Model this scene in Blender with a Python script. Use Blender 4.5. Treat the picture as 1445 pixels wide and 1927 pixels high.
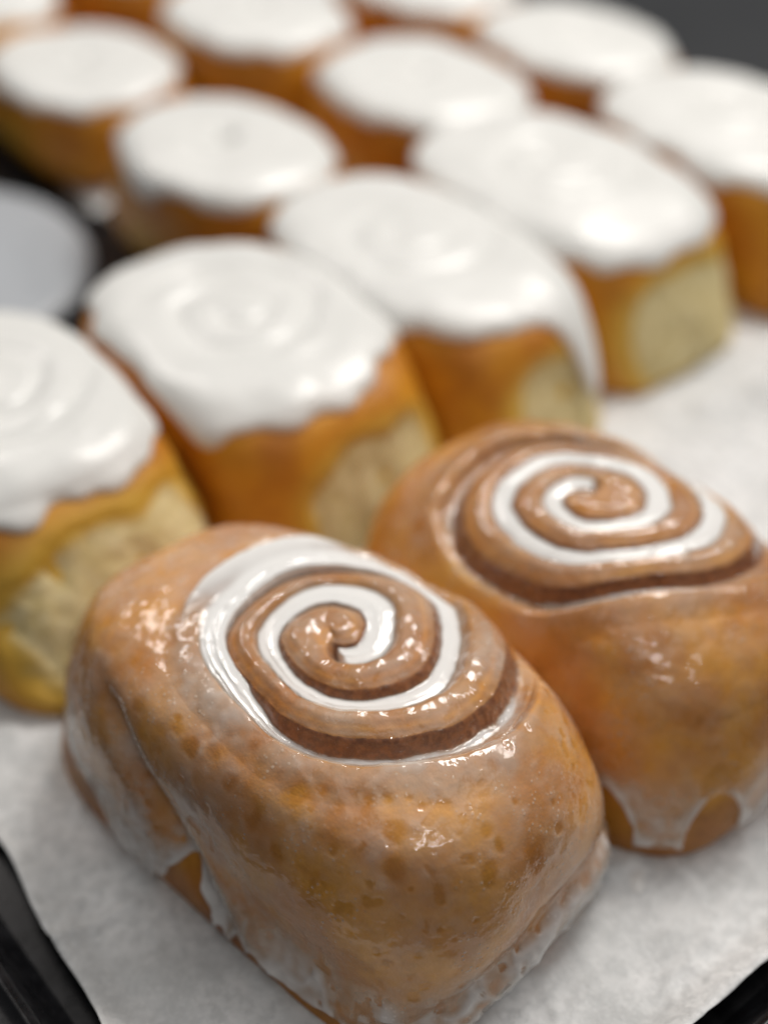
import bpy, math
import numpy as np

for o in list(bpy.data.objects):
    bpy.data.objects.remove(o, do_unlink=True)
SC = bpy.context.scene
COL = SC.collection
R = math.radians

# ------------------------------------------------------------------ camera
cam_d = bpy.data.cameras.new("camera")
cam = bpy.data.objects.new("camera", cam_d)
COL.objects.link(cam)
cam.location = (0.0, -0.3102, 0.3285)
cam.rotation_euler = (math.pi / 2 - 0.7024, 0, 0)
cam_d.sensor_fit = 'VERTICAL'
cam_d.sensor_height = 36.0
cam_d.lens = 48.57
cam_d.clip_start = 0.01
cam_d.clip_end = 50
cam_d.dof.use_dof = True
cam_d.dof.focus_distance = 0.333
cam_d.dof.aperture_fstop = 3.3
SC.camera = cam

# ------------------------------------------------------------------ world and lamps
world = bpy.data.worlds.new("World")
SC.world = world
world.use_nodes = True
wb = world.node_tree.nodes["Background"]
wb.inputs[0].default_value = (0.93, 0.97, 1.0, 1)
wb.inputs[1].default_value = 0.10


def area(name, loc, target, sx, sy, power, col):
    l = bpy.data.lights.new(name, 'AREA')
    l.shape = 'RECTANGLE'
    l.size, l.size_y = sx, sy
    l.energy = power
    l.color = col
    o = bpy.data.objects.new(name, l)
    COL.objects.link(o)
    o.location = loc
    d = np.array(target, float) - np.array(loc, float)
    import mathutils
    o.rotation_euler = mathutils.Vector(d).to_track_quat('-Z', 'Y').to_euler()
    return o


area("ceiling_panel_main", (0.42, 0.75, 1.25), (0, 0.05, 0), 0.55, 0.28, 12.5, (1.0, 0.955, 0.90))
area("ceiling_panel_overhead", (0.25, 0.10, 1.5), (0, 0.1, 0), 1.7, 1.3, 5.5, (1.0, 0.98, 0.95))
area("ceiling_panel_far", (-0.62, 0.85, 1.05), (0, 0.05, 0), 0.45, 0.16, 3.5, (1.0, 0.93, 0.88))

area("added_glint_lamp", (0.95, 0.55, 1.10), (0.03, 0.05, 0), 0.40, 0.12, 3.0, (1.0, 0.94, 0.90))  # added lamp at back right, puts glints on the second glazed roll's shoulders
area("ceiling_panel_behind", (0.45, -1.25, 1.55), (0.02, -0.05, 0), 0.22, 0.12, 2.2, (1.0, 0.95, 0.92))

SC.view_settings.view_transform = 'Standard'
SC.view_settings.look = 'None'
SC.view_settings.exposure = 0.12
SC.view_settings.gamma = 1.0
SC.cycles.use_denoising = True
SC.cycles.max_bounces = 8
SC.cycles.transparent_max_bounces = 12
SC.cycles.caustics_reflective = False
SC.cycles.caustics_refractive = False
SC.cycles.sample_clamp_indirect = 4.0

# ------------------------------------------------------------------ noise
def _hash(ix, iy, iz, seed):
    h = (ix.astype(np.int64) * 374761393 + iy.astype(np.int64) * 668265263
         + iz.astype(np.int64) * 2147483647 + seed * 1274126177) & 0xFFFFFFFF
    h = ((h ^ (h >> 13)) * 1274126177) & 0xFFFFFFFF
    h = (h ^ (h >> 16)) & 0xFFFFFFFF
    h = ((h * 2654435761) & 0xFFFFFFFF)
    h = h ^ (h >> 15)
    return (h & 0xFFFF) / 32767.5 - 1.0


def vnoise(P, scale, seed=0):
    Q = np.asarray(P) * scale + 1000.37 + seed * 17.13
    i = np.floor(Q).astype(np.int64)
    f = Q - i
    f = f * f * f * (f * (f * 6 - 15) + 10)
    x, y, z = i[..., 0], i[..., 1], i[..., 2]
    fx, fy, fz = f[..., 0], f[..., 1], f[..., 2]
    r = 0
    for dx in (0, 1):
        for dy in (0, 1):
            for dz in (0, 1):
                w = (fx if dx else 1 - fx) * (fy if dy else 1 - fy) * (fz if dz else 1 - fz)
                r = r + w * _hash(x + dx, y + dy, z + dz, seed)
    return r


def fbm(P, scale, octaves=3, seed=0):
    a, s, r = 1.0, scale, 0
    for k in range(octaves):
        r = r + a * vnoise(P, s, seed + k * 7)
        a *= 0.5
        s *= 2.03
    return r


def smooth(a, b, x):
    t = np.clip((x - a) / (b - a), 0, 1)
    return t * t * (3 - 2 * t)


def gauss(x, s):
    return np.exp(-(x / s) ** 2)


def adiff(a, b):
    return (a - b + math.pi) % (2 * math.pi) - math.pi


# ------------------------------------------------------------------ materials
def new_mat(name):
    m = bpy.data.materials.new(name)
    m.use_nodes = True
    nt = m.node_tree
    for n in list(nt.nodes):
        nt.nodes.remove(n)
    return m, nt


class NT:
    def __init__(s, nt):
        s.nt = nt

    def n(s, t, **kw):
        nd = s.nt.nodes.new(t)
        for k, v in kw.items():
            setattr(nd, k, v)
        return nd

    def l(s, a, b):
        s.nt.links.new(a, b)

    def val(s, inp, v):
        if isinstance(v, bpy.types.NodeSocket):
            s.l(v, inp)
        elif isinstance(v, (tuple, list)) and len(v) == 3:
            inp.default_value = (*v, 1)
        else:
            inp.default_value = v

    def math(s, op, a, b=0.0, clamp=False):
        nd = s.n('ShaderNodeMath', operation=op)
        nd.use_clamp = clamp
        s.val(nd.inputs[0], a)
        s.val(nd.inputs[1], b)
        return nd.outputs[0]

    def mix(s, f, a, b, mode='MIX'):
        nd = s.n('ShaderNodeMixRGB', blend_type=mode)
        s.val(nd.inputs[0], f)
        s.val(nd.inputs[1], a)
        s.val(nd.inputs[2], b)
        return nd.outputs[0]

    def ramp(s, v, a, b, lo=0.0, hi=1.0):
        nd = s.n('ShaderNodeMapRange', interpolation_type='SMOOTHSTEP')
        s.val(nd.inputs[0], v)
        nd.inputs[1].default_value, nd.inputs[2].default_value = a, b
        nd.inputs[3].default_value, nd.inputs[4].default_value = lo, hi
        return nd.outputs[0]

    def attr(s, name):
        return s.n('ShaderNodeAttribute', attribute_name=name).outputs['Fac']

    def coord(s, scale=None):
        tc = s.n('ShaderNodeTexCoord').outputs['Object']
        if scale is None:
            return tc
        mp = s.n('ShaderNodeMapping')
        mp.inputs['Scale'].default_value = scale
        s.l(tc, mp.inputs[0])
        return mp.outputs[0]

    def noise(s, co, scale, detail=3.0, rough=0.55, dist=0.0):
        nd = s.n('ShaderNodeTexNoise')
        s.l(co, nd.inputs['Vector'])
        nd.inputs['Scale'].default_value = scale
        nd.inputs['Detail'].default_value = detail
        nd.inputs['Roughness'].default_value = rough
        nd.inputs['Distortion'].default_value = dist
        return nd.outputs['Fac']

    def voro(s, co, scale, rnd=1.0):
        nd = s.n('ShaderNodeTexVoronoi')
        s.l(co, nd.inputs['Vector'])
        nd.inputs['Scale'].default_value = scale
        nd.inputs['Randomness'].default_value = rnd
        return nd

    def bump(s, h, strength, dist):
        nd = s.n('ShaderNodeBump')
        nd.inputs['Strength'].default_value = strength
        nd.inputs['Distance'].default_value = dist
        s.l(h, nd.inputs['Height'])
        return nd.outputs[0]

    def bsdf(s, **kw):
        nd = s.n('ShaderNodeBsdfPrincipled')
        for k, v in kw.items():
            s.val(nd.inputs[k.replace('_', ' ')], v)
        return nd

    def out(s, sh):
        o = s.n('ShaderNodeOutputMaterial')
        s.l(sh, o.inputs[0])


def make_bread(name, base, dark, pale):
    m, nt = new_mat(name)
    N = NT(nt)
    co = N.coord()
    n1 = N.noise(co, 45, 4)
    n2 = N.noise(co, 320, 3)
    c = N.mix(N.ramp(n1, .36, .64), base, dark)
    c = N.mix(N.math('MULTIPLY', N.ramp(N.noise(co, 130, 4, .65), .46, .66), .40), c, dark)
    c = N.mix(N.math('MULTIPLY', N.ramp(n2, .45, .75), .25), c, tuple(v * .6 for v in base))
    c = N.mix(N.attr('pale'), c, pale)
    cin = N.mix(N.ramp(N.noise(co, 500, 4), .35, .65), (.16, .046, .011), (.28, .095, .024))
    c = N.mix(N.attr('cin'), c, cin)
    h = N.math('ADD', N.math('MULTIPLY', n2, .6), N.noise(co, 1100, 2))
    b = N.bsdf(Base_Color=c, Roughness=.5,
               Coat_Weight=.12, Coat_Roughness=.35, Normal=N.bump(h, .35, .0004))
    b.inputs['Specular IOR Level'].default_value = .4
    N.out(b.outputs[0])
    return m


M = {}
M['bread'] = make_bread('bread_crust', (.64, .275, .015), (.46, .160, .008), (.66, .42, .06))
M['bread_glazed'] = make_bread('bread_crust_glazed', (.80, .360, .022), (.60, .215, .011), (.68, .44, .06))

m, nt = new_mat('torn_crumb')
N = NT(nt)
co = N.coord()
na = N.noise(co, 160, 5, .65)
nb = N.noise(co, 520, 4, .6)
c = N.mix(N.ramp(na, .35, .68), (.64, .52, .25), (.77, .66, .38))
c = N.mix(N.attr('rim'), c, (.62, .40, .085))
h = N.math('ADD', na, N.math('MULTIPLY', nb, .5))
b = N.bsdf(Base_Color=c, Roughness=.9, Normal=N.bump(h, .35, .0010))
b.inputs['Specular IOR Level'].default_value = .1
N.out(b.outputs[0])
M['crumb'] = m

m, nt = new_mat('white_icing')
N = NT(nt)
co = N.coord()
nz = N.noise(co, 28, 3, .5)
c = N.mix(N.ramp(nz, .3, .7), (.73, .73, .705), (.79, .79, .765))
c = N.mix(N.attr('thin'), c, (.70, .55, .36))
b = N.bsdf(Base_Color=c, Roughness=.36,
           Coat_Weight=.15, Coat_Roughness=.18, Normal=N.bump(N.noise(co, 70, 2), .25, .0012))
N.out(b.outputs[0])
M['icing'] = m

# translucent sugar glaze: opacity follows the thickness of the film (attribute, in mm)
m, nt = new_mat('sugar_glaze')
N = NT(nt)
co = N.coord()
thick = N.attr('thick')
side = N.attr('side')
vs = N.voro(co, 620)          # fine undissolved sugar specks
speck = N.ramp(vs.outputs['Distance'], .10, .38, 1, 0)
th = N.math('ADD', thick, N.math('MULTIPLY', N.math('MULTIPLY', speck, side), .27))
al = N.math('SUBTRACT', 1.0, N.math('POWER', 2.718, N.math('MULTIPLY', th, -1.55)))
bmp = N.n('ShaderNodeBump')
bmp.inputs['Distance'].default_value = .0012
N.l(N.math('ADD', N.noise(co, 150, 4, .5), N.math('MULTIPLY', N.math('MULTIPLY', speck, side), .16)), bmp.inputs['Height'])
N.l(N.ramp(thick, .5, 1.3, .55, .03), bmp.inputs['Strength'])
nrm = bmp.outputs[0]
body = N.bsdf(Base_Color=N.mix(N.ramp(thick, .08, .60), (.84, .71, .55), (.84, .83, .81)), Roughness=.5)
body.inputs['Specular IOR Level'].default_value = 0
N.l(nrm, body.inputs['Normal'])
tr = N.n('ShaderNodeBsdfTransparent')
tr.inputs[0].default_value = (1, .985, .96, 1)
mx = N.n('ShaderNodeMixShader')
N.l(al, mx.inputs[0]); N.l(tr.outputs[0], mx.inputs[1]); N.l(body.outputs[0], mx.inputs[2])
gl = N.n('ShaderNodeBsdfGlossy')
gl.inputs['Roughness'].default_value = .075
gl.inputs[0].default_value = (1, 1, 1, 1)
N.l(nrm, gl.inputs['Normal'])
fr = N.n('ShaderNodeFresnel')
geo = N.n('ShaderNodeNewGeometry')
N.l(N.math('SUBTRACT', 1.47, N.math('MULTIPLY', geo.outputs['Backfacing'], .47)), fr.inputs[0])
N.l(nrm, fr.inputs['Normal'])
mx2 = N.n('ShaderNodeMixShader')
N.l(fr.outputs[0], mx2.inputs[0]); N.l(mx.outputs[0], mx2.inputs[1]); N.l(gl.outputs[0], mx2.inputs[2])
N.out(mx2.outputs[0])
M['glaze'] = m

m, nt = new_mat('parchment')
N = NT(nt)
co = N.coord()
n1 = N.noise(co, 22, 5, .6, .4)
n2 = N.noise(co, 240, 4, .65)
n3 = N.noise(co, 900, 2, .6)
c = N.mix(N.ramp(n1, .36, .62), (.56, .57, .57), (.77, .775, .775))
c = N.mix(N.math('MULTIPLY', N.ramp(n2, .42, .62), .55), c, (.48, .49, .49))
c = N.mix(N.math('MULTIPLY', N.ramp(n3, .5, .7), .25), c, (.82, .82, .82))
h = N.math('ADD', N.math('MULTIPLY', n2, .7), N.math('MULTIPLY', N.noise(co, 70, 4, .6), 1.2))
b = N.bsdf(Base_Color=c, Roughness=.55, Normal=N.bump(h, .45, .0016))
b.inputs['Specular IOR Level'].default_value = .25
N.out(b.outputs[0])
M['paper'] = m

m, nt = new_mat('black_enamel')
N = NT(nt)
co = N.coord()
n1 = N.noise(co, 160, 4, .6)
b = N.bsdf(Base_Color=N.mix(N.ramp(n1, .4, .7), (.006, .006, .007), (.014, .014, .016)),
           Roughness=N.ramp(n1, .3, .7, .25, .36), Normal=N.bump(N.noise(co, 260, 3), .04, .0004))
b.inputs['Specular IOR Level'].default_value = .22
N.out(b.outputs[0])
M['tray'] = m

m, nt = new_mat('dark_counter')
N = NT(nt)
co = N.coord()
b = N.bsdf(Base_Color=N.mix(N.noise(co, 14, 4), (.018, .019, .021), (.045, .047, .05)), Roughness=.4)
N.out(b.outputs[0])
M['counter'] = m

m, nt = new_mat('pale_grey_plastic')
N = NT(nt)
co = N.coord()
b = N.bsdf(Base_Color=N.mix(N.noise(co, 20, 3), (.37, .395, .425), (.42, .445, .475)), Roughness=.38)
N.out(b.outputs[0])
M['plate'] = m


# ------------------------------------------------------------------ mesh helpers
def mesh_obj(name, V, F, mat, parent=None, attrs=None, normals=None):
    me = bpy.data.meshes.new(name)
    V = np.asarray(V, np.float32)
    F = np.asarray(F, np.int32)
    k = F.shape[1]
    me.vertices.add(len(V))
    me.vertices.foreach_set('co', V.ravel())
    me.loops.add(F.size)
    me.loops.foreach_set('vertex_index', F.ravel())
    me.polygons.add(len(F))
    me.polygons.foreach_set('loop_start', np.arange(len(F), dtype=np.int32) * k)
    me.update(calc_edges=True)
    me.validate()
    me.polygons.foreach_set('use_smooth', np.ones(len(me.polygons), bool))
    if attrs:
        for an, av in attrs.items():
            at = me.attributes.new(an, 'FLOAT', 'POINT')
            at.data.foreach_set('value', np.asarray(av, np.float32).ravel())
    if normals is not None:
        me.normals_split_custom_set_from_vertices([tuple(v) for v in normals])
    me.materials.append(mat)
    o = bpy.data.objects.new(name, me)
    COL.objects.link(o)
    if parent is not None:
        o.parent = parent
    return o


def tag(o, label, cat, group=None, kind=None):
    o['label'] = label
    o['category'] = cat
    if group:
        o['group'] = group
    if kind:
        o['kind'] = kind


def grid_faces(nt_, nth):
    """faces of a (nt, nth) grid that closes round theta"""
    i = np.arange(nt_ - 1)[:, None]
    j = np.arange(nth)[None, :]
    a = i * nth + j
    b = i * nth + (j + 1) % nth
    return np.stack([a, a + nth, b + nth, b], -1).reshape(-1, 4)


def grid_normals(P):
    du = np.roll(P, -1, 1) - np.roll(P, 1, 1)
    dv = np.gradient(P, axis=0)
    n = np.cross(dv, du)
    ln = np.linalg.norm(n, axis=-1, keepdims=True)
    n = n / np.maximum(ln, 1e-12)
    n[0] = n[1].mean(0) / np.linalg.norm(n[1].mean(0))
    return n


# ------------------------------------------------------------------ roll shape
def catmull(pts, n=40):
    pts = np.array(pts, float)
    P = np.vstack([2 * pts[0] - pts[1], pts, 2 * pts[-1] - pts[-2]])
    out = []
    for i in range(1, len(P) - 2):
        t = np.linspace(0, 1, n, endpoint=False)[:, None]
        p0, p1, p2, p3 = P[i - 1], P[i], P[i + 1], P[i + 2]
        out.append(.5 * (2 * p1 + (p2 - p0) * t + (2 * p0 - 5 * p1 + 4 * p2 - p3) * t ** 2 + (3 * p1 - p0 - 3 * p2 + p3) * t ** 3))
    out.append(pts[-1:])
    return np.vstack(out)


class Roll:
    """Closed squarish bun described by (theta, T): T=0 top centre, T=1 bottom centre. Local frame: u, v, z."""

    def __init__(s, a, b, H, prof, nkeys, seed, shift=None, lump=.0012, deform=None):
        s.a, s.b, s.H, s.seed, s.lump = a, b, H, seed, lump
        c = catmull(prof)
        c[:, 0] = np.maximum(c[:, 0], 0)
        d = np.r_[0, np.cumsum(np.hypot(np.diff(c[:, 0]) * (a + b) / 2, np.diff(c[:, 1])))]
        s.T = d / d[-1]
        s.rho, s.z = c[:, 0], c[:, 1]
        s.nk = nkeys          # list of (T, exponent)
        s.shift = shift       # list of (T, du, dv)
        s.deform = deform
        s.spiral = None

    def T_of_z(s, z, rmin=.85):
        """T on the flank at height z"""
        ok = s.rho > rmin
        zz, tt = s.z[ok], s.T[ok]
        o = np.argsort(zz)
        return np.interp(z, zz[o], tt[o])

    def base(s, th, T):
        rho = np.interp(T, s.T, s.rho)
        z = np.interp(T, s.T, s.z)
        n = np.interp(T, [k[0] for k in s.nk], [k[1] for k in s.nk])
        c, sn = np.abs(np.cos(th)) + 1e-6, np.abs(np.sin(th)) + 1e-6
        rad = ((c / s.a) ** n + (sn / s.b) ** n) ** (-1 / n)
        P = np.stack([rho * rad * np.cos(th), rho * rad * np.sin(th), z + 0 * th], -1)
        if s.shift:
            k = np.array(s.shift)
            P[..., 0] += np.interp(T, k[:, 0], k[:, 1])
            P[..., 1] += np.interp(T, k[:, 0], k[:, 2])
        if s.deform:
            P = s.deform(P, th, T)
        w = smooth(.0, .012, P[..., 2])
        f = fbm(P, 26, 2, s.seed) * s.lump * w
        dirv = np.stack([np.cos(th), np.sin(th), 0 * th + .35], -1)
        P = P + dirv * f[..., None] * np.minimum(1, rho * 3)[..., None]
        return P


def spiral_field(P, sp):
    """height change of the coil relief on the top; returns (h, wall mask, pool level, rel u)"""
    x = P[..., 0] - sp['c'][0]
    y = P[..., 1] - sp['c'][1]
    phi = np.arctan2(y, x)
    g = 1.0
    if 'gv' in sp:                # reach of the coil to world +x, +y, -x, -y, blended smoothly
        gx, gy, hx, hy = sp['gv']
        pw = phi + sp['rot']
        g = (gx + gy + hx + hy) / 4 + (gx - hx) / 2 * np.cos(pw) + (gy - hy) / 2 * np.sin(pw) + (gx + hx - gy - hy) / 4 * np.cos(2 * pw)
    wob = 1 + .03 * np.sin(3 * phi + sp.get('seed', 0)) + .02 * np.sin(5 * phi + 2)
    r = np.hypot(x, y) / g / wob
    ph = (phi - sp['ph0']) % (2 * math.pi)
    s_ = (r - sp['r0']) / sp['p'] - ph / (2 * math.pi)
    s_ = s_ + sp.get('rag', 0) * (fbm(P, 120, 2, 71) + .5 * vnoise(P, 420, 72))
    k = np.floor(s_)
    u = s_ - k
    Phi = ph + 2 * math.pi * k
    lo, hi = sp['range']

    def amp(F):
        return smooth(lo, lo + .7, F) * (1 - smooth(hi - sp.get('tail', .9), hi, F))
    A0, A1 = amp(Phi), amp(Phi + 2 * math.pi)
    w0 = sp.get('w0', .90)
    rise = sp.get('rise', (.06, .42))
    D = sp['D']
    # groove k lies just inside (u small), groove k+1 just outside (u near 1: the wall)
    h = -D * (A0 * (1 - smooth(*rise, u)) + A1 * smooth(w0, 1.0, u))
    h = h - D * .30 * A1 * smooth(w0 - .30, w0 + .05, u) * (1 - smooth(w0, 1.0, u))
    h = h + D * .16 * np.sin(np.clip((u - rise[0]) / (1 - rise[0]), 0, 1) * math.pi) * np.minimum(1, A0 + A1)
    wall = A1 * smooth(w0 - .03, w0 + .02, u) + A0 * (1 - smooth(.0, .05, u))
    if 'lip' in sp:               # thin crease along the lip of the outer shell
        lp = A0 * smooth(R(560), R(640), Phi) * (1 - smooth(R(800), R(850), Phi)) * gauss(u - .235 - .02 * np.sin(Phi * 3), .026)
        h = h - sp['lip'] * lp
        wall = np.maximum(wall, .45 * lp)
    fill0 = sp['fill'](Phi, phi)
    fill1 = sp['fill'](Phi + 2 * math.pi, phi)
    f0 = .34 + .62 * np.clip((fill0 - .95) / .35, 0, 1)
    p0 = np.where(A0 > .02, -D * (1 - fill0) - D * 2.2 * smooth(f0, f0 + .62, u) - D * 3 * (1 - A0), -1)
    p1 = np.where(A1 > .02, -D * (1 - fill1) - D * 3.5 * (1 - smooth(w0 - .12, w0 + .05, u)) - D * 3 * (1 - A1), -1)
    pool = np.maximum(p0, p1)
    sp['bleed'] = (A0 * np.clip(fill0, 0, 1.2) * np.exp(-u * 3.2) * smooth(R(470), R(560), Phi) + .35 * A0 * np.exp(-u * 4))
    return h, np.clip(wall, 0, 1), pool


def smax(a, b, k):
    h = np.clip(.5 + .5 * (a - b) / k, 0, 1)
    return b * (1 - h) + a * h + k * h * (1 - h)


def capw(roll, T, t0, t1):
    return 1 - smooth(t0, t1, T)


def place(name, x, y, rot):
    e = bpy.data.objects.new(name, None)
    COL.objects.link(e)
    e.empty_display_size = .02
    e.location = (x, y, 0)
    e.rotation_euler = (0, 0, rot)
    return e


YAW = R(39)

# ------------------------------------------------------------------ setting: counter, tray, paper
S = 1.6
o = mesh_obj('counter', [(-S, -S, -.0135), (S, -S, -.0135), (S, S + 1, -.0135), (-S, S + 1, -.0135)], [(0, 1, 2, 3)], M['counter'])
o['kind'] = 'structure'


def uv2w(u, v):
    c, s_ = math.cos(YAW), math.sin(YAW)
    return c * u - s_ * v, s_ * u + c * v


# tray (local frame aligned with the rows)
U0, U1, V0, V1 = -.139, .385, -.150, .575


def tray_ring(off, z, rad=.022, nseg=10):
    pts = []
    r = rad + max(off, 0)
    for cx, cy, a0 in ((U1 - rad, V1 - rad, 0), (U0 + rad, V1 - rad, 90), (U0 + rad, V0 + rad, 180), (U1 - rad, V0 + rad, 270)):
        for k in range(nseg + 1):
            a = R(a0 + 90 * k / nseg)
            pts.append((cx + (r if off >= 0 else rad + off) * math.cos(a), cy + (r if off >= 0 else rad + off) * math.sin(a), z))
    return pts


tray = place('baking_tray', 0, 0, YAW)
tag(tray, 'shallow black metal baking tray holding the paper and all the rolls', 'tray')


def tray_part(name, prof):
    rings = [tray_ring(o_, z_) for o_, z_ in prof]
    n = len(rings[0])
    V = [p for r_ in rings for p in r_]
    return mesh_obj(name, V, grid_faces(len(rings), n), M['tray'], tray)


fl = tray_ring(.002, -.003)
V = [(0.1, 0.2, -.003)] + fl
nf = len(fl)
mesh_obj('floor_pan', V, [(0, 1 + i, 1 + (i + 1) % nf) for i in range(nf)], M['tray'], tray)
tray_part('side_wall', [(0, -.0032), (.003, -.0022), (.005, .001), (.009, .012), (.0105, .0155), (.012, .0165)])
tray_part('rim', [(.0115, .0160), (.0125, .0172), (.0135, .0168), (.0145, .0160), (.019, .0162), (.0200, .0175), (.0215, .0183),
                  (.0232, .0178), (.0243, .0160), (.0243, .0125), (.0232, .0120), (.0228, .0140)])

# parchment
nu, nv = 300, 420
uu = np.linspace(0, 1, nu)[:, None] + np.zeros((1, nv))
vv = np.linspace(0, 1, nv)[None, :] + np.zeros((nu, 1))
vw = V0 + .000 + (V1 - V0 - .006) * vv
eL = -.1345 + .004 * np.sin(vw * 38 + 1.4) + .0015 * np.sin(vw * 97)
uw = eL + (U1 - .006 - eL) * uu
Pp = np.stack([uw, vw, 0 * uw], -1)
zz = .0017 * fbm(Pp, 30, 4, 5) + .0017
zz += .0016 * gauss((uw * .8 + vw * .6) - .05 - .004 * fbm(Pp, 25, 2, 9), .004)
cr = np.abs(fbm(Pp, 17, 2, 51)); cr2 = np.abs(fbm(Pp, 34, 2, 52))
zz += .0022 * np.clip(1 - cr * 9, 0, 1) ** 1.5 + .0010 * np.clip(1 - cr2 * 8, 0, 1)
# lifted lip along the near edge and the left edge
zz += .009 * smooth(V0 + .012, V0, vw) + .0035 * smooth(-.124, -.138, uw)
zz = np.maximum(zz, .0002)
Pp[..., 2] = zz
keep = ~((vw > .188 + .006 * fbm(Pp, 40, 2, 3)) & (uw < .084 + .006 * fbm(Pp, 55, 2, 4)))
idx = np.arange(nu * nv).reshape(nu, nv)
F = np.stack([idx[:-1, :-1], idx[1:, :-1], idx[1:, 1:], idx[:-1, 1:]], -1)
kf = keep[:-1, :-1] & keep[1:, 1:]
Fk = F[kf]
used = np.unique(Fk)
rm = -np.ones(nu * nv, int)
rm[used] = np.arange(len(used))
paper = mesh_obj('parchment_paper', Pp.reshape(-1, 3)[used], rm[Fk], M['paper'])
paper.rotation_euler = (0, 0, YAW)
so = paper.modifiers.new('thickness', 'SOLIDIFY')
so.thickness = .0002
tag(paper, 'crinkled pale grey parchment paper lining the tray under the rolls', 'paper')

# ------------------------------------------------------------------ glazed rolls
def build_glazed(name, label, x, y, rot, roll, sp, nth, Tcap, ncap, nside, zedge, film, creases=(), torn=None, spot_fn=None):
    root = place(name, x, y, rot)
    tag(root, label, 'cinnamon roll', 'glazed rolls at the front of the tray')
    roll.spiral = sp
    t0, t1 = sp['fade']

    def body(th, T):
        P = roll.base(th, T)
        h, wall, pool = spiral_field(P, sp)
        w = capw(roll, T, t0, t1)
        for fn in creases:
            P = fn(P, th, T)
        det = fbm(P, 190, 2, roll.seed + 40) * .00016 + wall * w * fbm(P, 420, 2, roll.seed + 50) * .00028
        P = P.copy()
        P[..., 2] += h * w + det * smooth(0, .01, P[..., 2])
        return P, wall * w, h * w + det * w, pool, w

    th1 = np.linspace(0, 2 * math.pi, nth, endpoint=False)
    T1 = np.r_[np.linspace(.0008, Tcap, ncap), np.linspace(Tcap, .985, nside + 1)[1:]]
    TH, TT = np.meshgrid(th1, T1)
    P, wall, h, pool, w = body(TH, TT)
    F = grid_faces(len(T1), nth)
    Pf = P.reshape(-1, 3)
    nV = len(Pf)
    z = P[..., 2]
    cin = np.clip(wall + .35 * smooth(-.0012, -.0030, h) * w, 0, 1)
    coil = smooth(.0008, .0, np.abs(h)) * 0 + w * np.minimum(1, np.abs(h) / .0006) * .45
    cin = np.maximum(np.maximum(cin, .55 * gauss((TT - .0), .02)), coil + .15 * w)
    cin = np.maximum(cin, .75 * smooth(.032, .016, z) * (.8 + .3 * fbm(P, 60, 2, 66)))
    if spot_fn:
        cin = np.maximum(cin, .32 * spot_fn(P, TH, TT))
    cin = np.clip(cin, 0, 1)
    pale = np.zeros_like(z)
    if torn is not None:
        pale = torn(P, TH, TT)
    A = {'cin': cin.ravel(), 'pale': np.clip(pale, 0, 1).ravel()}
    dough = mesh_obj('dough', Pf, F, M['bread_glazed'], root, A)
    # cinnamon filling showing on the coil walls, its own strip a hair proud of the dough
    nrm = grid_normals(P)
    fw = wall.ravel()[F].min(1) > .55
    Ff = F[fw]
    us = np.unique(Ff)
    rmap = -np.ones(nV, int)
    rmap[us] = np.arange(len(us))
    fv = (Pf + nrm.reshape(-1, 3) * .00010)[us]
    mesh_obj('cinnamon_filling', fv, rmap[Ff], M['bread_glazed'], dough,
             {'cin': np.ones(len(us)), 'pale': np.zeros(len(us))})
    # --- glaze sheet
    zed = zedge(th1)
    Te = roll.T_of_z(np.maximum(zed, .0015))
    q = np.r_[np.linspace(.0008, Tcap, ncap) / 1.0]
    nq = nside
    rows = []
    for t in q:
        rows.append(np.full(nth, t))
    for k in range(1, nq + 1):
        f = k / nq
        rows.append(Tcap + (Te - Tcap) * f)
    TG = np.array(rows)
    THg = np.broadcast_to(th1, TG.shape)
    Pg, wallg, hg, poolg, wg = body(THg, TG)
    ng = grid_normals(Pg)
    dist = (Te[None, :] - TG)                  # T left to the drip edge
    L = .11
    zl = Pg[..., 2]
    bleed = sp['bleed'] * (wg ** .5)
    mott = 1 + .55 * fbm(Pg, 95, 3, roll.seed + 70) + .35 * vnoise(Pg, 420, roll.seed + 71)
    t_film = (film(Pg, THg, TG, wallg) + .30 * bleed) * np.clip(mott, .25, 2.2)
    bead = .42 * gauss(dist * L * 1000 - 1.6, 1.5) * (.75 + .5 * vnoise(Pg, 120, 4))
    t_film = t_film + np.maximum(0, bead)
    spots = spot_fn(Pg, THg, TG) if spot_fn else 0 * t_film
    t_film = t_film * (1 - .9 * spots)
    t_film = t_film * (1 - .82 * wallg)
    edge = smooth(0, .012, dist)
    # pool thickness (vertical) in the grooves
    zg_film = hg + t_film * .001
    zg = smax(zg_film, np.where(wg > .03, poolg * 1.0 - (1 - wg) * .01, -1), .0005)
    pool_t = np.maximum(0, zg - zg_film)
    off = t_film * .0016 * edge - .00025 * (1 - edge) + .00012 + (.00004 * (1 - spots))
    G = Pg + ng * off[..., None]
    G[..., 2] += pool_t
    ngl = grid_normals(G)
    thick = (t_film * edge + pool_t * 1000)
    side = smooth(.20, .30, TG) * smooth(-.5, .5, vnoise(Pg, 330, 77)) * (.15 + .85 * smooth(-.2, .35, vnoise(Pg, 75, 78)))
    Fg = grid_faces(TG.shape[0], nth)
    sw = pool_t.ravel()[Fg].mean(1) > .00045
    for nm, mk, par in (('glaze', ~sw, dough), ('icing_swirl', sw, dough)):
        Fm = Fg[mk]
        us = np.unique(Fm)
        rmap = -np.ones(G.shape[0] * G.shape[1], int)
        rmap[us] = np.arange(len(us))
        ob = mesh_obj(nm, G.reshape(-1, 3)[us], rmap[Fm], M['glaze'], root if nm == 'glaze' else root,
                      {'thick': thick.ravel()[us], 'side': side.ravel()[us]}, normals=ngl.reshape(-1, 3)[us])
    return root


# ---- the sharp roll in front
ROT_P = R(46)


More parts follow.
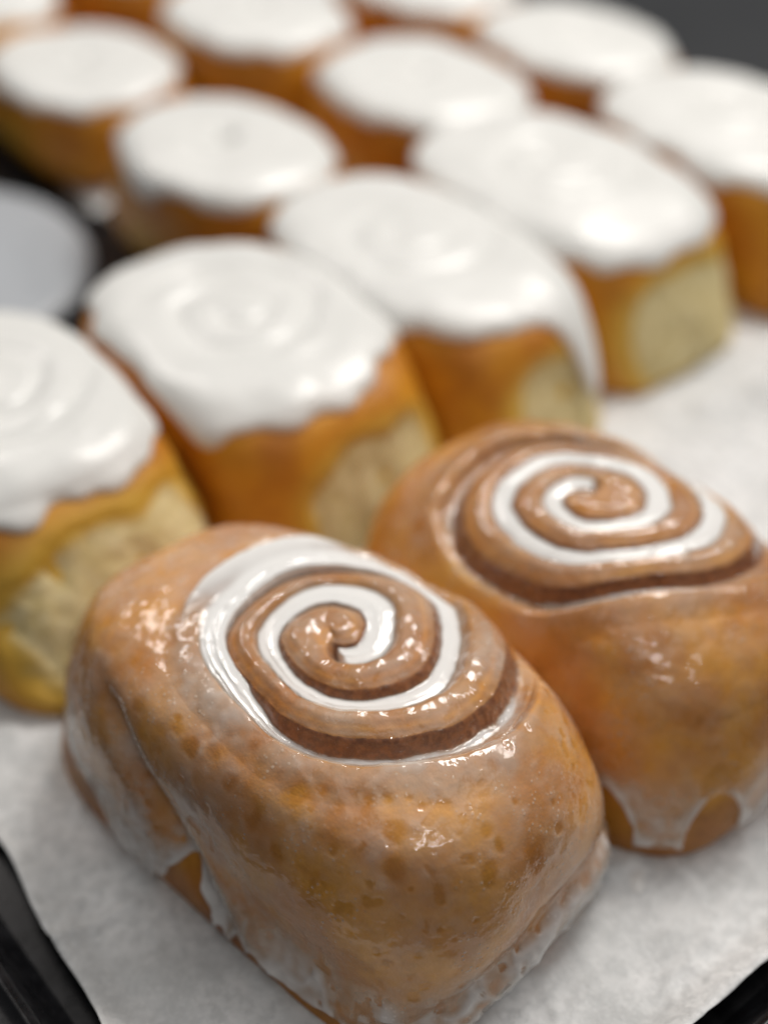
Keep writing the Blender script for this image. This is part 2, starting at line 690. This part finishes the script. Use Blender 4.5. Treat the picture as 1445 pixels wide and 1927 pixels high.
def P_deform(P, th, T):
    u, v, z = P[..., 0], P[..., 1], P[..., 2]
    # the far side sits lower and closer than a full oval would
    c, s_ = math.cos(ROT_P), math.sin(ROT_P)
    yw = s_ * u + c * v
    d = -.10 * np.maximum(yw, 0) * smooth(.62, .40, T)
    P = P.copy()
    P[..., 0] += s_ * d
    P[..., 1] += c * d
    P[..., 2] -= .0035 * smooth(.010, .055, yw) * smooth(.62, .40, T)
    return P


prof_P = [(0, .0725), (.22, .0723), (.45, .0716), (.68, .0697), (.86, .0648), (.955, .0550), (.992, .042), (1.0, .027), (1.0, .014),
          (.985, .005), (.95, .0006), (.7, .0), (.3, .0)]
roll_P = Roll(.0495, .0780, .073, prof_P,
              [(0, 2.0), (.28, 2.4), (.42, 2.7), (.60, 3.6), (.74, 5.5), (1, 5.5)], 21,
              shift=[(0, .001, .003), (.3, .001, .002), (.6, 0, 0), (1, 0, 0)], lump=.0016, deform=P_deform)


def crease_P(P, th, T):
    """hollow on the left flank where the outer dough tail was tucked in, running down to the near corner"""
    P = P.copy()
    u, v, z = P[..., 0], P[..., 1], P[..., 2]
    face = smooth(-.018, -.034, u)
    # crease line on the -u face: v as a function of z
    vl = .020 - (.055 - z) * .9
    d = v - vl
    dent = .0050 * gauss(d - .006, .0065) * smooth(.002, .02, z) * (1 - smooth(.052, .064, z))
    under = .0040 * smooth(-.004, -.022, d) * gauss(z - .020, .012) * smooth(-.070, -.045, v)
    P[..., 0] += face * (dent + under)
    # second, shallow fold across the front face near its foot
    front = smooth(-.020, -.045, v)
    zf = .018 + .010 * np.sin(u * 40 + 1.0)
    P[..., 1] += front * (.0016 * gauss(z - zf, .004) - .0016 * gauss(z - zf + .008, .005))
    return P


PH0_P = R(-90) - ROT_P


def fill_P(Phi, phi):
    pw = phi + ROT_P                      # world direction
    back = .5 + .5 * np.cos(pw - R(130))
    outer = .08 + 1.02 * smooth(.12, .75, back) + .30 * gauss(adiff(pw, R(115)), .85) * gauss(Phi - R(590), 1.6)
    inner = .42 + .30 * back + .30 * (1 - smooth(R(150), R(330), Phi))
    outer = outer + .75 * gauss(adiff(pw, R(28)), .55) * smooth(R(700), R(780), Phi)
    m = smooth(R(430), R(560), Phi)
    return inner * (1 - m) + outer * m


sp_P = dict(c=(.0040, -.0020), ph0=PH0_P, r0=.0065, p=.0180, D=.0060, range=(R(-15), R(985)),
            rot=ROT_P, gv=[1.10, .88, .74, .84],
            fill=fill_P, tail=3.6, lip=.0008, rag=.022, fade=(.29, .41), w0=.80, seed=1)


def arch(pw, c, hw):
    return np.clip(1 - (adiff(pw, R(c)) / hw) ** 2, 0, 1) ** .55


def zedge_P(th):
    c = np.stack([np.cos(th), np.sin(th), 0 * th], -1)
    pw = th + ROT_P
    z = .0045 + .004 * vnoise(c, 5.0, 3) + .0035 * vnoise(c, 14.0, 8)
    z = z + .015 * smooth(R(140), R(165), pw % (2 * math.pi)) * (1 - smooth(R(186), R(197), pw % (2 * math.pi)))
    z = z - .003 * gauss(adiff(pw, R(203)), .06) + (.014 + .006 * vnoise(c, 9.0, 12)) * arch(pw, 224, .24) + .005 * arch(pw, 247, .06)
    z = z + .006 * gauss(adiff(pw, R(-38)), .10) + .004 * gauss(adiff(pw, R(-60)), .04)
    return np.clip(z, .0016, .03)


SPOTS_P = [
    (-0.0420, 0.0068, 0.0657, 0.0026), (-0.0433, -0.0005, 0.0641, 0.0031), (-0.0409, -0.0077, 0.0664, 0.0034),
    (-0.0427, -0.0157, 0.0645, 0.0033), (-0.0434, -0.0253, 0.0608, 0.0038), (-0.0445, -0.0321, 0.0546, 0.0028),
    (-0.0355, -0.0317, 0.0670, 0.0035), (-0.0379, -0.0449, 0.0611, 0.0020), (-0.0425, -0.0565, 0.0319, 0.0051),
    (-0.0267, -0.0546, 0.0654, 0.0037), (-0.0232, -0.0485, 0.0684, 0.0012), (-0.0195, -0.0517, 0.0686, 0.0011),
    (-0.0186, -0.0551, 0.0677, 0.0012), (-0.0144, -0.0589, 0.0674, 0.0022), (-0.0108, -0.0680, 0.0630, 0.0022),
    (-0.0095, -0.0712, 0.0596, 0.0017), (0.0002, -0.0680, 0.0635, 0.0014), (0.0104, -0.0717, 0.0575, 0.0012),
    (0.0088, -0.0750, 0.0520, 0.0021), (-0.0014, -0.0759, 0.0509, 0.0048), (-0.0144, -0.0735, 0.0549, 0.0032),
    (-0.0172, -0.0692, 0.0597, 0.0017), (-0.0312, -0.0587, 0.0600, 0.0034), (-0.0440, -0.0451, 0.0451, 0.0040),
    (-0.0010, -0.0783, 0.0394, 0.0034), (-0.0261, -0.0452, 0.0683, 0.0015), (-0.0316, -0.0352, 0.0685, 0.0018),
    (-0.0359, 0.0297, 0.0678, 0.0025), (-0.0407, 0.0070, 0.0667, 0.0019), (-0.0433, 0.0193, 0.0642, 0.0032),]


def spot_P(P, th, T):
    side = smooth(.27, .34, T)
    st = P * np.array([1, 1, .7])
    wob = fbm(P, 260, 2, 90)
    r = side * np.maximum(.35 * smooth(.35, .60, vnoise(st, 150, 91) + .15 * wob),
                          .8 * smooth(.44, .62, vnoise(st, 400, 92)) * smooth(-.1, .3, vnoise(P, 45, 93)))
    for (x, y, z, ra) in SPOTS_P:
        d = np.sqrt((P[..., 0] - x) ** 2 + (P[..., 1] - y) ** 2 + ((P[..., 2] - z) * .8) ** 2) / ra
        r = np.maximum(r, .92 * (1 - smooth(.25, 1.15, d + .40 * wob)))
    return np.clip(r, 0, 1)


def spot_Q(P, th, T):
    side = smooth(.27, .34, T)
    wob = fbm(P, 260, 2, 95)
    return side * np.clip(.7 * smooth(.36, .55, vnoise(P * np.array([1, 1, .8]), 140, 96) + .15 * wob), 0, 1)


def film_P(P, th, T, wall):
    low = smooth(.034, .012, P[..., 2])
    st = P * np.array([1, 1, .35])
    n = fbm(st, 70, 3, 31)
    pw = th + ROT_P
    leftf = gauss(adiff(pw, R(205)), .55) * smooth(.060, .045, P[..., 2])
    z = P[..., 2]
    up = smooth(.026, .062, z)
    runs = np.clip(1 - np.abs(fbm(st, 75, 2, 37)) * 3.2, 0, 1) ** 2 * smooth(.036, .022, z)
    t = .095 + .085 * up + .035 * n + low * (.25 + .22 * fbm(st, 110, 2, 33)) + leftf * (.26 + .22 * fbm(st, 60, 2, 35)) + .30 * runs
    t = t * (1 - .25 * (1 - smooth(.16, .26, T)))
    return np.maximum(t, .02)


build_glazed('glazed_roll', 'sharp glazed cinnamon roll in front, translucent glaze running down its near face', -.0180, -.0570, ROT_P,
             roll_P, sp_P, 760, .46, 330, 150, zedge_P, film_P, creases=(crease_P,), spot_fn=spot_P)

# ---- the second glazed roll, to its right
ROT_Q = R(43)
prof_Q = [(0, .0700), (.25, .0697), (.5, .0682), (.70, .0645), (.85, .0575), (.95, .047), (.995, .034), (1.0, .022), (.985, .010),
          (.955, .0030), (.92, .0004), (.7, .0), (.3, .0)]
roll_Q = Roll(.0490, .0720, .07, prof_Q,
              [(0, 2.0), (.28, 2.2), (.42, 2.6), (.60, 3.2), (.74, 3.8), (1, 3.8)], 57,
              shift=[(0, .001, .001), (.45, 0, 0), (.72, -.0045, -.0052), (1, -.0045, -.0052)], lump=.0016)


def fill_Q(Phi, phi):
    pw = phi + ROT_Q
    f = .80 + .16 * np.cos(pw - R(60))
    m = smooth(R(660), R(790), Phi)
    return f * (1 - m) + .06 * m


sp_Q = dict(c=(.001, .003), ph0=R(60) - ROT_Q, r0=.0045, p=.0140, D=.0046, range=(R(-20), R(1130)),
            fill=fill_Q, tail=3.0, rag=.030, fade=(.29, .41), w0=.80, seed=4,
            rot=ROT_Q, gv=[1.17, .88, 1.10, .90])


def zedge_Q(th):
    pw = th + ROT_Q
    c = np.stack([np.cos(th), np.sin(th), 0 * th], -1)
    z = .006 + .003 * vnoise(c, 8.0, 3)
    for a, hgt, wd in ((-90, .016, .11), (-67, .017, .13), (-44, .008, .09)):
        z = z + hgt * arch(pw, a, wd)
    z = z + .010 * gauss(adiff(pw, R(180)), .5)
    return np.clip(z, .0018, .03)


def film_Q(P, th, T, wall):
    st = P * np.array([1, 1, .35])
    low = smooth(.034, .016, P[..., 2])
    t = .085 + .06 * fbm(st, 70, 3, 61) + low * (.36 + .2 * fbm(st, 100, 2, 63))
    return np.maximum(t, .02)


def torn_Q(P, th, T):
    pw = th + ROT_Q
    return 1.0 * gauss(adiff(pw, R(205)), .55) * smooth(.062, .048, P[..., 2])


build_glazed('glazed_roll', 'glazed cinnamon roll with white swirl right behind the sharp front one', .0620, .0000, ROT_Q,
             roll_Q, sp_Q, 520, .46, 230, 110, zedge_Q, film_Q, torn=torn_Q, spot_fn=spot_Q)


# ------------------------------------------------------------------ white iced rolls
def build_iced(label, group, x, y, a, b, H, seed, zed, drips=(), torn=None, dimple=0.0, spiral=True, rot=YAW, dense=1.0,
               thick=.0021, relief=.45, ph=0.0, base_in=.95, flare=-.018, edge_w=1.0):
    edge_w = 1.25 if torn else edge_w
    flare = flare if torn else 0.0
    rng = np.random.default_rng(seed)
    root = place('iced_roll', x, y, rot)
    tag(root, label, 'cinnamon roll', group)
    j = lambda s: rng.uniform(-s, s)
    prof = [(0, H), (.25, H * .997), (.5, H * .994 + j(.0008)), (.74, H * .975), (.89, H * .92), (.97, H * .80), (1.0, H * .56),
            (1.0, H * .30), (base_in + .03, H * .12), (base_in, H * .03), (base_in - .06, .0002), (.6, 0), (.3, 0)]
    roll = Roll(a, b, H, prof, [(0, 2.0), (.24, 2.4 if torn else 2.15), (.36, 2.75 if torn else 2.3), (.6, 3.4 if torn else 2.8), (.75, 3.8), (1, 3.8)], seed,
                shift=[(0, j(.002), j(.002)), (.36, 0, 0), (.70, 0, flare), (1, 0, flare)], lump=.0014)
    sp = dict(c=(0, 0), ph0=ph, r0=.004, p=.0155, D=.0022, range=(0, R(720)), fill=lambda F, p_: 0 * F, fade=(.36, .46),
              w0=.80, rise=(.1, .45), seed=seed)
    nth = int(300 * dense)
    th1 = np.linspace(0, 2 * math.pi, nth, endpoint=False)
    T1 = np.r_[np.linspace(.001, .45, int(70 * dense)), np.linspace(.45, .985, int(90 * dense))[1:]]
    TH, TT = np.meshgrid(th1, T1)
    P = roll.base(TH, TT)
    nrm = grid_normals(P)
    z = P[..., 2]
    # torn face: flattened and rough where a neighbour was pulled off
    tm = np.zeros_like(z)
    if torn:
        for (fc, c0, cz, su, sz) in torn:
            if fc == '-v':
                along, face = P[..., 0], smooth(-b * .45, -b * .80, P[..., 1])
            elif fc == '+u':
                along, face = P[..., 1], smooth(a * .45, a * .80, P[..., 0])
            else:
                along, face = P[..., 1], smooth(-a * .45, -a * .80, P[..., 0])
            e = ((np.abs(along - c0) / su) ** 2.6 + (np.abs(z - cz) / sz) ** 2.6) ** (1 / 2.6)
            e = e + .10 * fbm(P, 70, 2, seed + 3)
            tm = np.maximum(tm, face * (1 - smooth(.86, 1.14, e)))
    side = smooth(.5, .62, TT) * (1 - smooth(.86, .9, TT))
    contact = .55 * smooth(.30, .55, np.abs(np.sin(TH * 1.0)) * 0 + gauss(adiff(TH, 0), .45) + gauss(adiff(TH, math.pi), .35)
                           + gauss(adiff(TH, math.pi / 2), .45)) * (1 - smooth(H * .42, H * .66, z))
    pale = np.clip(np.maximum(contact, 0), 0, 1)
    halo = np.zeros_like(z)
    if torn:
        for (fc, c0, cz, su, sz) in torn:
            along = P[..., 0] if fc == '-v' else P[..., 1]
            face = smooth(-b * .35, -b * .75, P[..., 1]) if fc == '-v' else smooth(a * .35, a * .75, np.abs(P[..., 0]))
            e = ((np.abs(along - c0) / su) ** 2.4 + (np.abs(z - cz) / sz) ** 2.4) ** (1 / 2.4)
            halo = np.maximum(halo, face * (1 - smooth(1.0, 1.40, e)))
    pale = np.maximum(pale, halo * .9)
    Pb = P - nrm * (tm * .0034)[..., None]
    hb_, _, _ = spiral_field(P, sp)
    Pb[..., 2] += ((hb_ if spiral else 0) * relief - dimple * gauss(np.hypot(P[..., 0] - .001, P[..., 1]), .0046)) * (1 - smooth(.30, .42, TT))
    Pb[..., 2] -= .0012 * (1 - smooth(.30, .42, TT))
    F = grid_faces(len(T1), nth)
    dough = mesh_obj('dough', Pb.reshape(-1, 3), F, M['bread'], root, {'cin': np.zeros(z.size), 'pale': pale.ravel()})
    if torn:
        fm = tm.ravel()[F].max(1) > .03
        Ff = F[fm]
        us = np.unique(Ff)
        rmap = -np.ones(z.size, int)
        rmap[us] = np.arange(len(us))
        rough = fbm(P * np.array([1, 1, .5]), 110, 3, seed + 9) * .0009 + fbm(P, 420, 2, seed + 19) * .0002
        C = P + nrm * (-.0004 - .0022 * tm - .0012 * (1 - smooth(.02, .5, tm)) + rough * tm)[..., None]
        mesh_obj('torn_crumb', C.reshape(-1, 3)[us], rmap[Ff], M['crumb'], dough, {'rim': (1 - smooth(.45, .98, tm)).ravel()[us]})
    # icing
    c = np.stack([np.cos(th1), np.sin(th1), 0 * th1], -1)
    ze = zed + edge_w * (.0018 * vnoise(c, 2.2, seed) + .0022 * vnoise(c, 5.5, seed + 1))
    for (aw, dz, wd) in drips:
        ze = ze - dz * gauss(adiff(th1 + rot, R(aw)), wd)
    ze = np.maximum(ze, .006)
    Te = roll.T_of_z(np.minimum(ze, H * .985), rmin=.5)
    nq = int(110 * dense)
    q = np.linspace(.001, 1, nq) ** .9
    TG = q[:, None] * Te[None, :]
    THg = np.broadcast_to(th1, TG.shape)
    Pg = roll.base(THg, TG)
    ng = grid_normals(Pg)
    h, wall, pool = spiral_field(Pg, sp)
    w = 1 - smooth(.30, .42, TG)
    d = (Te[None, :] - TG) * .105
    tk = thick * np.sqrt(np.clip(1 - (1 - np.clip(d / .0034, 0, 1)) ** 2, 0, 1)) - .00025 * (1 - smooth(0, .0012, d))
    tk = tk * (1 + .16 * fbm(Pg, 45, 2, seed + 5)) + .0003 * gauss(d - .0075, .004)
    G = Pg + ng * tk[..., None]
    G[..., 2] += (h if spiral else 0) * w * relief + .0007 * fbm(Pg, 55, 2, seed + 8) * w
    if dimple:
        rr = np.hypot(Pg[..., 0] - .001, Pg[..., 1])
        G[..., 2] -= dimple * gauss(rr, .0046)
    mesh_obj('icing', G.reshape(-1, 3), grid_faces(nq, nth), M['icing'], root, {'thin': (.7 * (1 - smooth(.0002, .0012, tk))).ravel()})
    return root


g1 = 'iced rolls in the row behind the glazed rolls'
g2 = 'iced rolls in the far rows'
TV = lambda c0=0.004, cz=.022, su=.034, sz=.021: ('-v', c0, cz, su, sz)
build_iced('white iced roll cut by the left edge, large torn pale crumb side', g1, -.1325, .0665, .0465, .0610, .0625, 101, .0535,
           torn=[TV(.004, .0235, .039, .0235)], ph=.5, relief=.6, flare=-.036)
build_iced('white iced roll with swirled icing right behind the front glazed roll', g1, -.0535, .1175, .0490, .0665, .0605, 102, .0545,
           drips=[(-98, .007, .20), (0, .006, .10), (150, .004, .2)], torn=[TV(.008, .022, .030, .020)], ph=2.6, relief=.65)
build_iced('white iced roll with a long icing drip down its torn corner', g1, .0114, .1710, .0430, .0710, .0615, 103, .0530,
           drips=[(-34, .026, .11), (-26, .010, .3), (185, .006, .2)], torn=[TV(.010, .022, .028, .020)], ph=1.2, relief=.45)
build_iced('white iced roll with wide bare torn crumb side above the paper', g1, .0732, .2320, .0480, .0715, .0620, 104, .0520,
           drips=[(-110, .006, .22), (15, .003, .2)], torn=[TV(.006, .0225, .037, .0225)], ph=.2, relief=.6)
build_iced('white iced roll cut by the right edge of the picture', g1, .1588, .2850, .0480, .0670, .0610, 105, .0520,
           torn=[TV(.006, .022, .032, .020)], ph=.9, relief=.5, dense=.7)
build_iced('white iced roll with grey centre dimple beside the empty black tray patch', g2, -.0713, .2625, .0445, .0575, .0600, 106, .0520,
           drips=[(-140, .004, .3)], dimple=.0095, base_in=.82, relief=.30, dense=.7)
build_iced('white iced roll in the middle of the second row from the back', g2, .0177, .3340, .0460, .0590, .0600, 107, .0520, dimple=.0060, base_in=.82,
           relief=.3, dense=.6)
build_iced('white iced roll at the right end of the far rows, before the dark counter', g2, .0990, .3885, .0450, .0575, .0590, 108, .0520,
           dimple=.0050, base_in=.82, relief=.3, dense=.6)
build_iced('white iced roll at the left edge above the pale grey plate', g2, -.1550, .3810, .0455, .0585, .0480, 109, .0415, dimple=.0060, base_in=.82,
           relief=.3, dense=.6)
build_iced('white iced roll at the top edge, left of the middle', g2, -.0688, .4230, .0465, .0595, .0600, 110, .0520, dimple=.0085, base_in=.82,
           relief=.3, dense=.6)
build_iced('white iced roll just peeking in at the middle of the top edge', g2, .0245, .4720, .0455, .0580, .0600, 111, .0520, relief=.3, dense=.6)
build_iced('white iced roll peeking in at the top left corner', g2, -.2290, .4600, .0465, .0580, .0600, 112, .0520, relief=.3, dense=.6)
build_iced('iced roll whose brown side shows at the top edge, left part', g2, -.1470, .5230, .0460, .0580, .0600, 113, .0520, relief=.3, dense=.5)

# ------------------------------------------------------------------ grey plate at the left edge
def plate():
    na, nr = 96, 26
    th = np.linspace(0, 2 * math.pi, na, endpoint=False)
    prof = [(0, .0105), (.3, .0102), (.6, .0094), (.85, .0080), (.95, .0068), (.99, .0045), (1.0, .0025), (.985, .0004), (.9, 0.0)]
    c = catmull(prof, 4)
    n = 2.2
    rad = ((np.abs(np.cos(th)) / .082) ** n + (np.abs(np.sin(th)) / .080) ** n) ** (-1 / n)
    V = np.stack([np.maximum(c[:, :1], .002) * rad * np.cos(th), np.maximum(c[:, :1], .002) * rad * np.sin(th), c[:, 1:] + 0 * th[None]], -1)
    o_ = mesh_obj('plate', V.reshape(-1, 3), grid_faces(len(c), na), M['plate'])
    o_.location = (-.218, .247, -.0025)
    o_.rotation_euler = (0, 0, R(28))
    tag(o_, 'pale grey smooth rounded plate lying on the tray at the left edge', 'plate')


plate()


# ------------------------------------------------------------------ drips of glaze on the paper
def glaze_drop(x, y, ra, rb, rot, seed, label):
    na = 40
    th = np.linspace(0, 2 * math.pi, na, endpoint=False)
    c = np.stack([np.cos(th), np.sin(th), 0 * th], -1)
    k = 1 + .25 * vnoise(c, 1.6, seed)
    rr = np.array([.02, .3, .55, .75, .9, .98, 1.0])
    zz_ = .0018 * np.sqrt(1 - np.minimum(rr, .999) ** 2) + .0004
    V_ = np.stack([rr[:, None] * ra * k * np.cos(th), rr[:, None] * rb * k * np.sin(th), zz_[:, None] + 0 * th[None]], -1)
    o_ = mesh_obj('glaze_drop', V_.reshape(-1, 3), grid_faces(len(rr), na), M['glaze'], None,
                  {'thick': np.full(V_.shape[0] * na, 1.6), 'side': np.zeros(V_.shape[0] * na)})
    o_.location = (x, y, .0016)
    o_.rotation_euler = (0, 0, rot)
    tag(o_, label, 'glaze drop')


glaze_drop(.0700, -.0830, .0030, .0058, R(-10), 5, 'small white glaze drop on the paper between the feet of the glazed rolls')
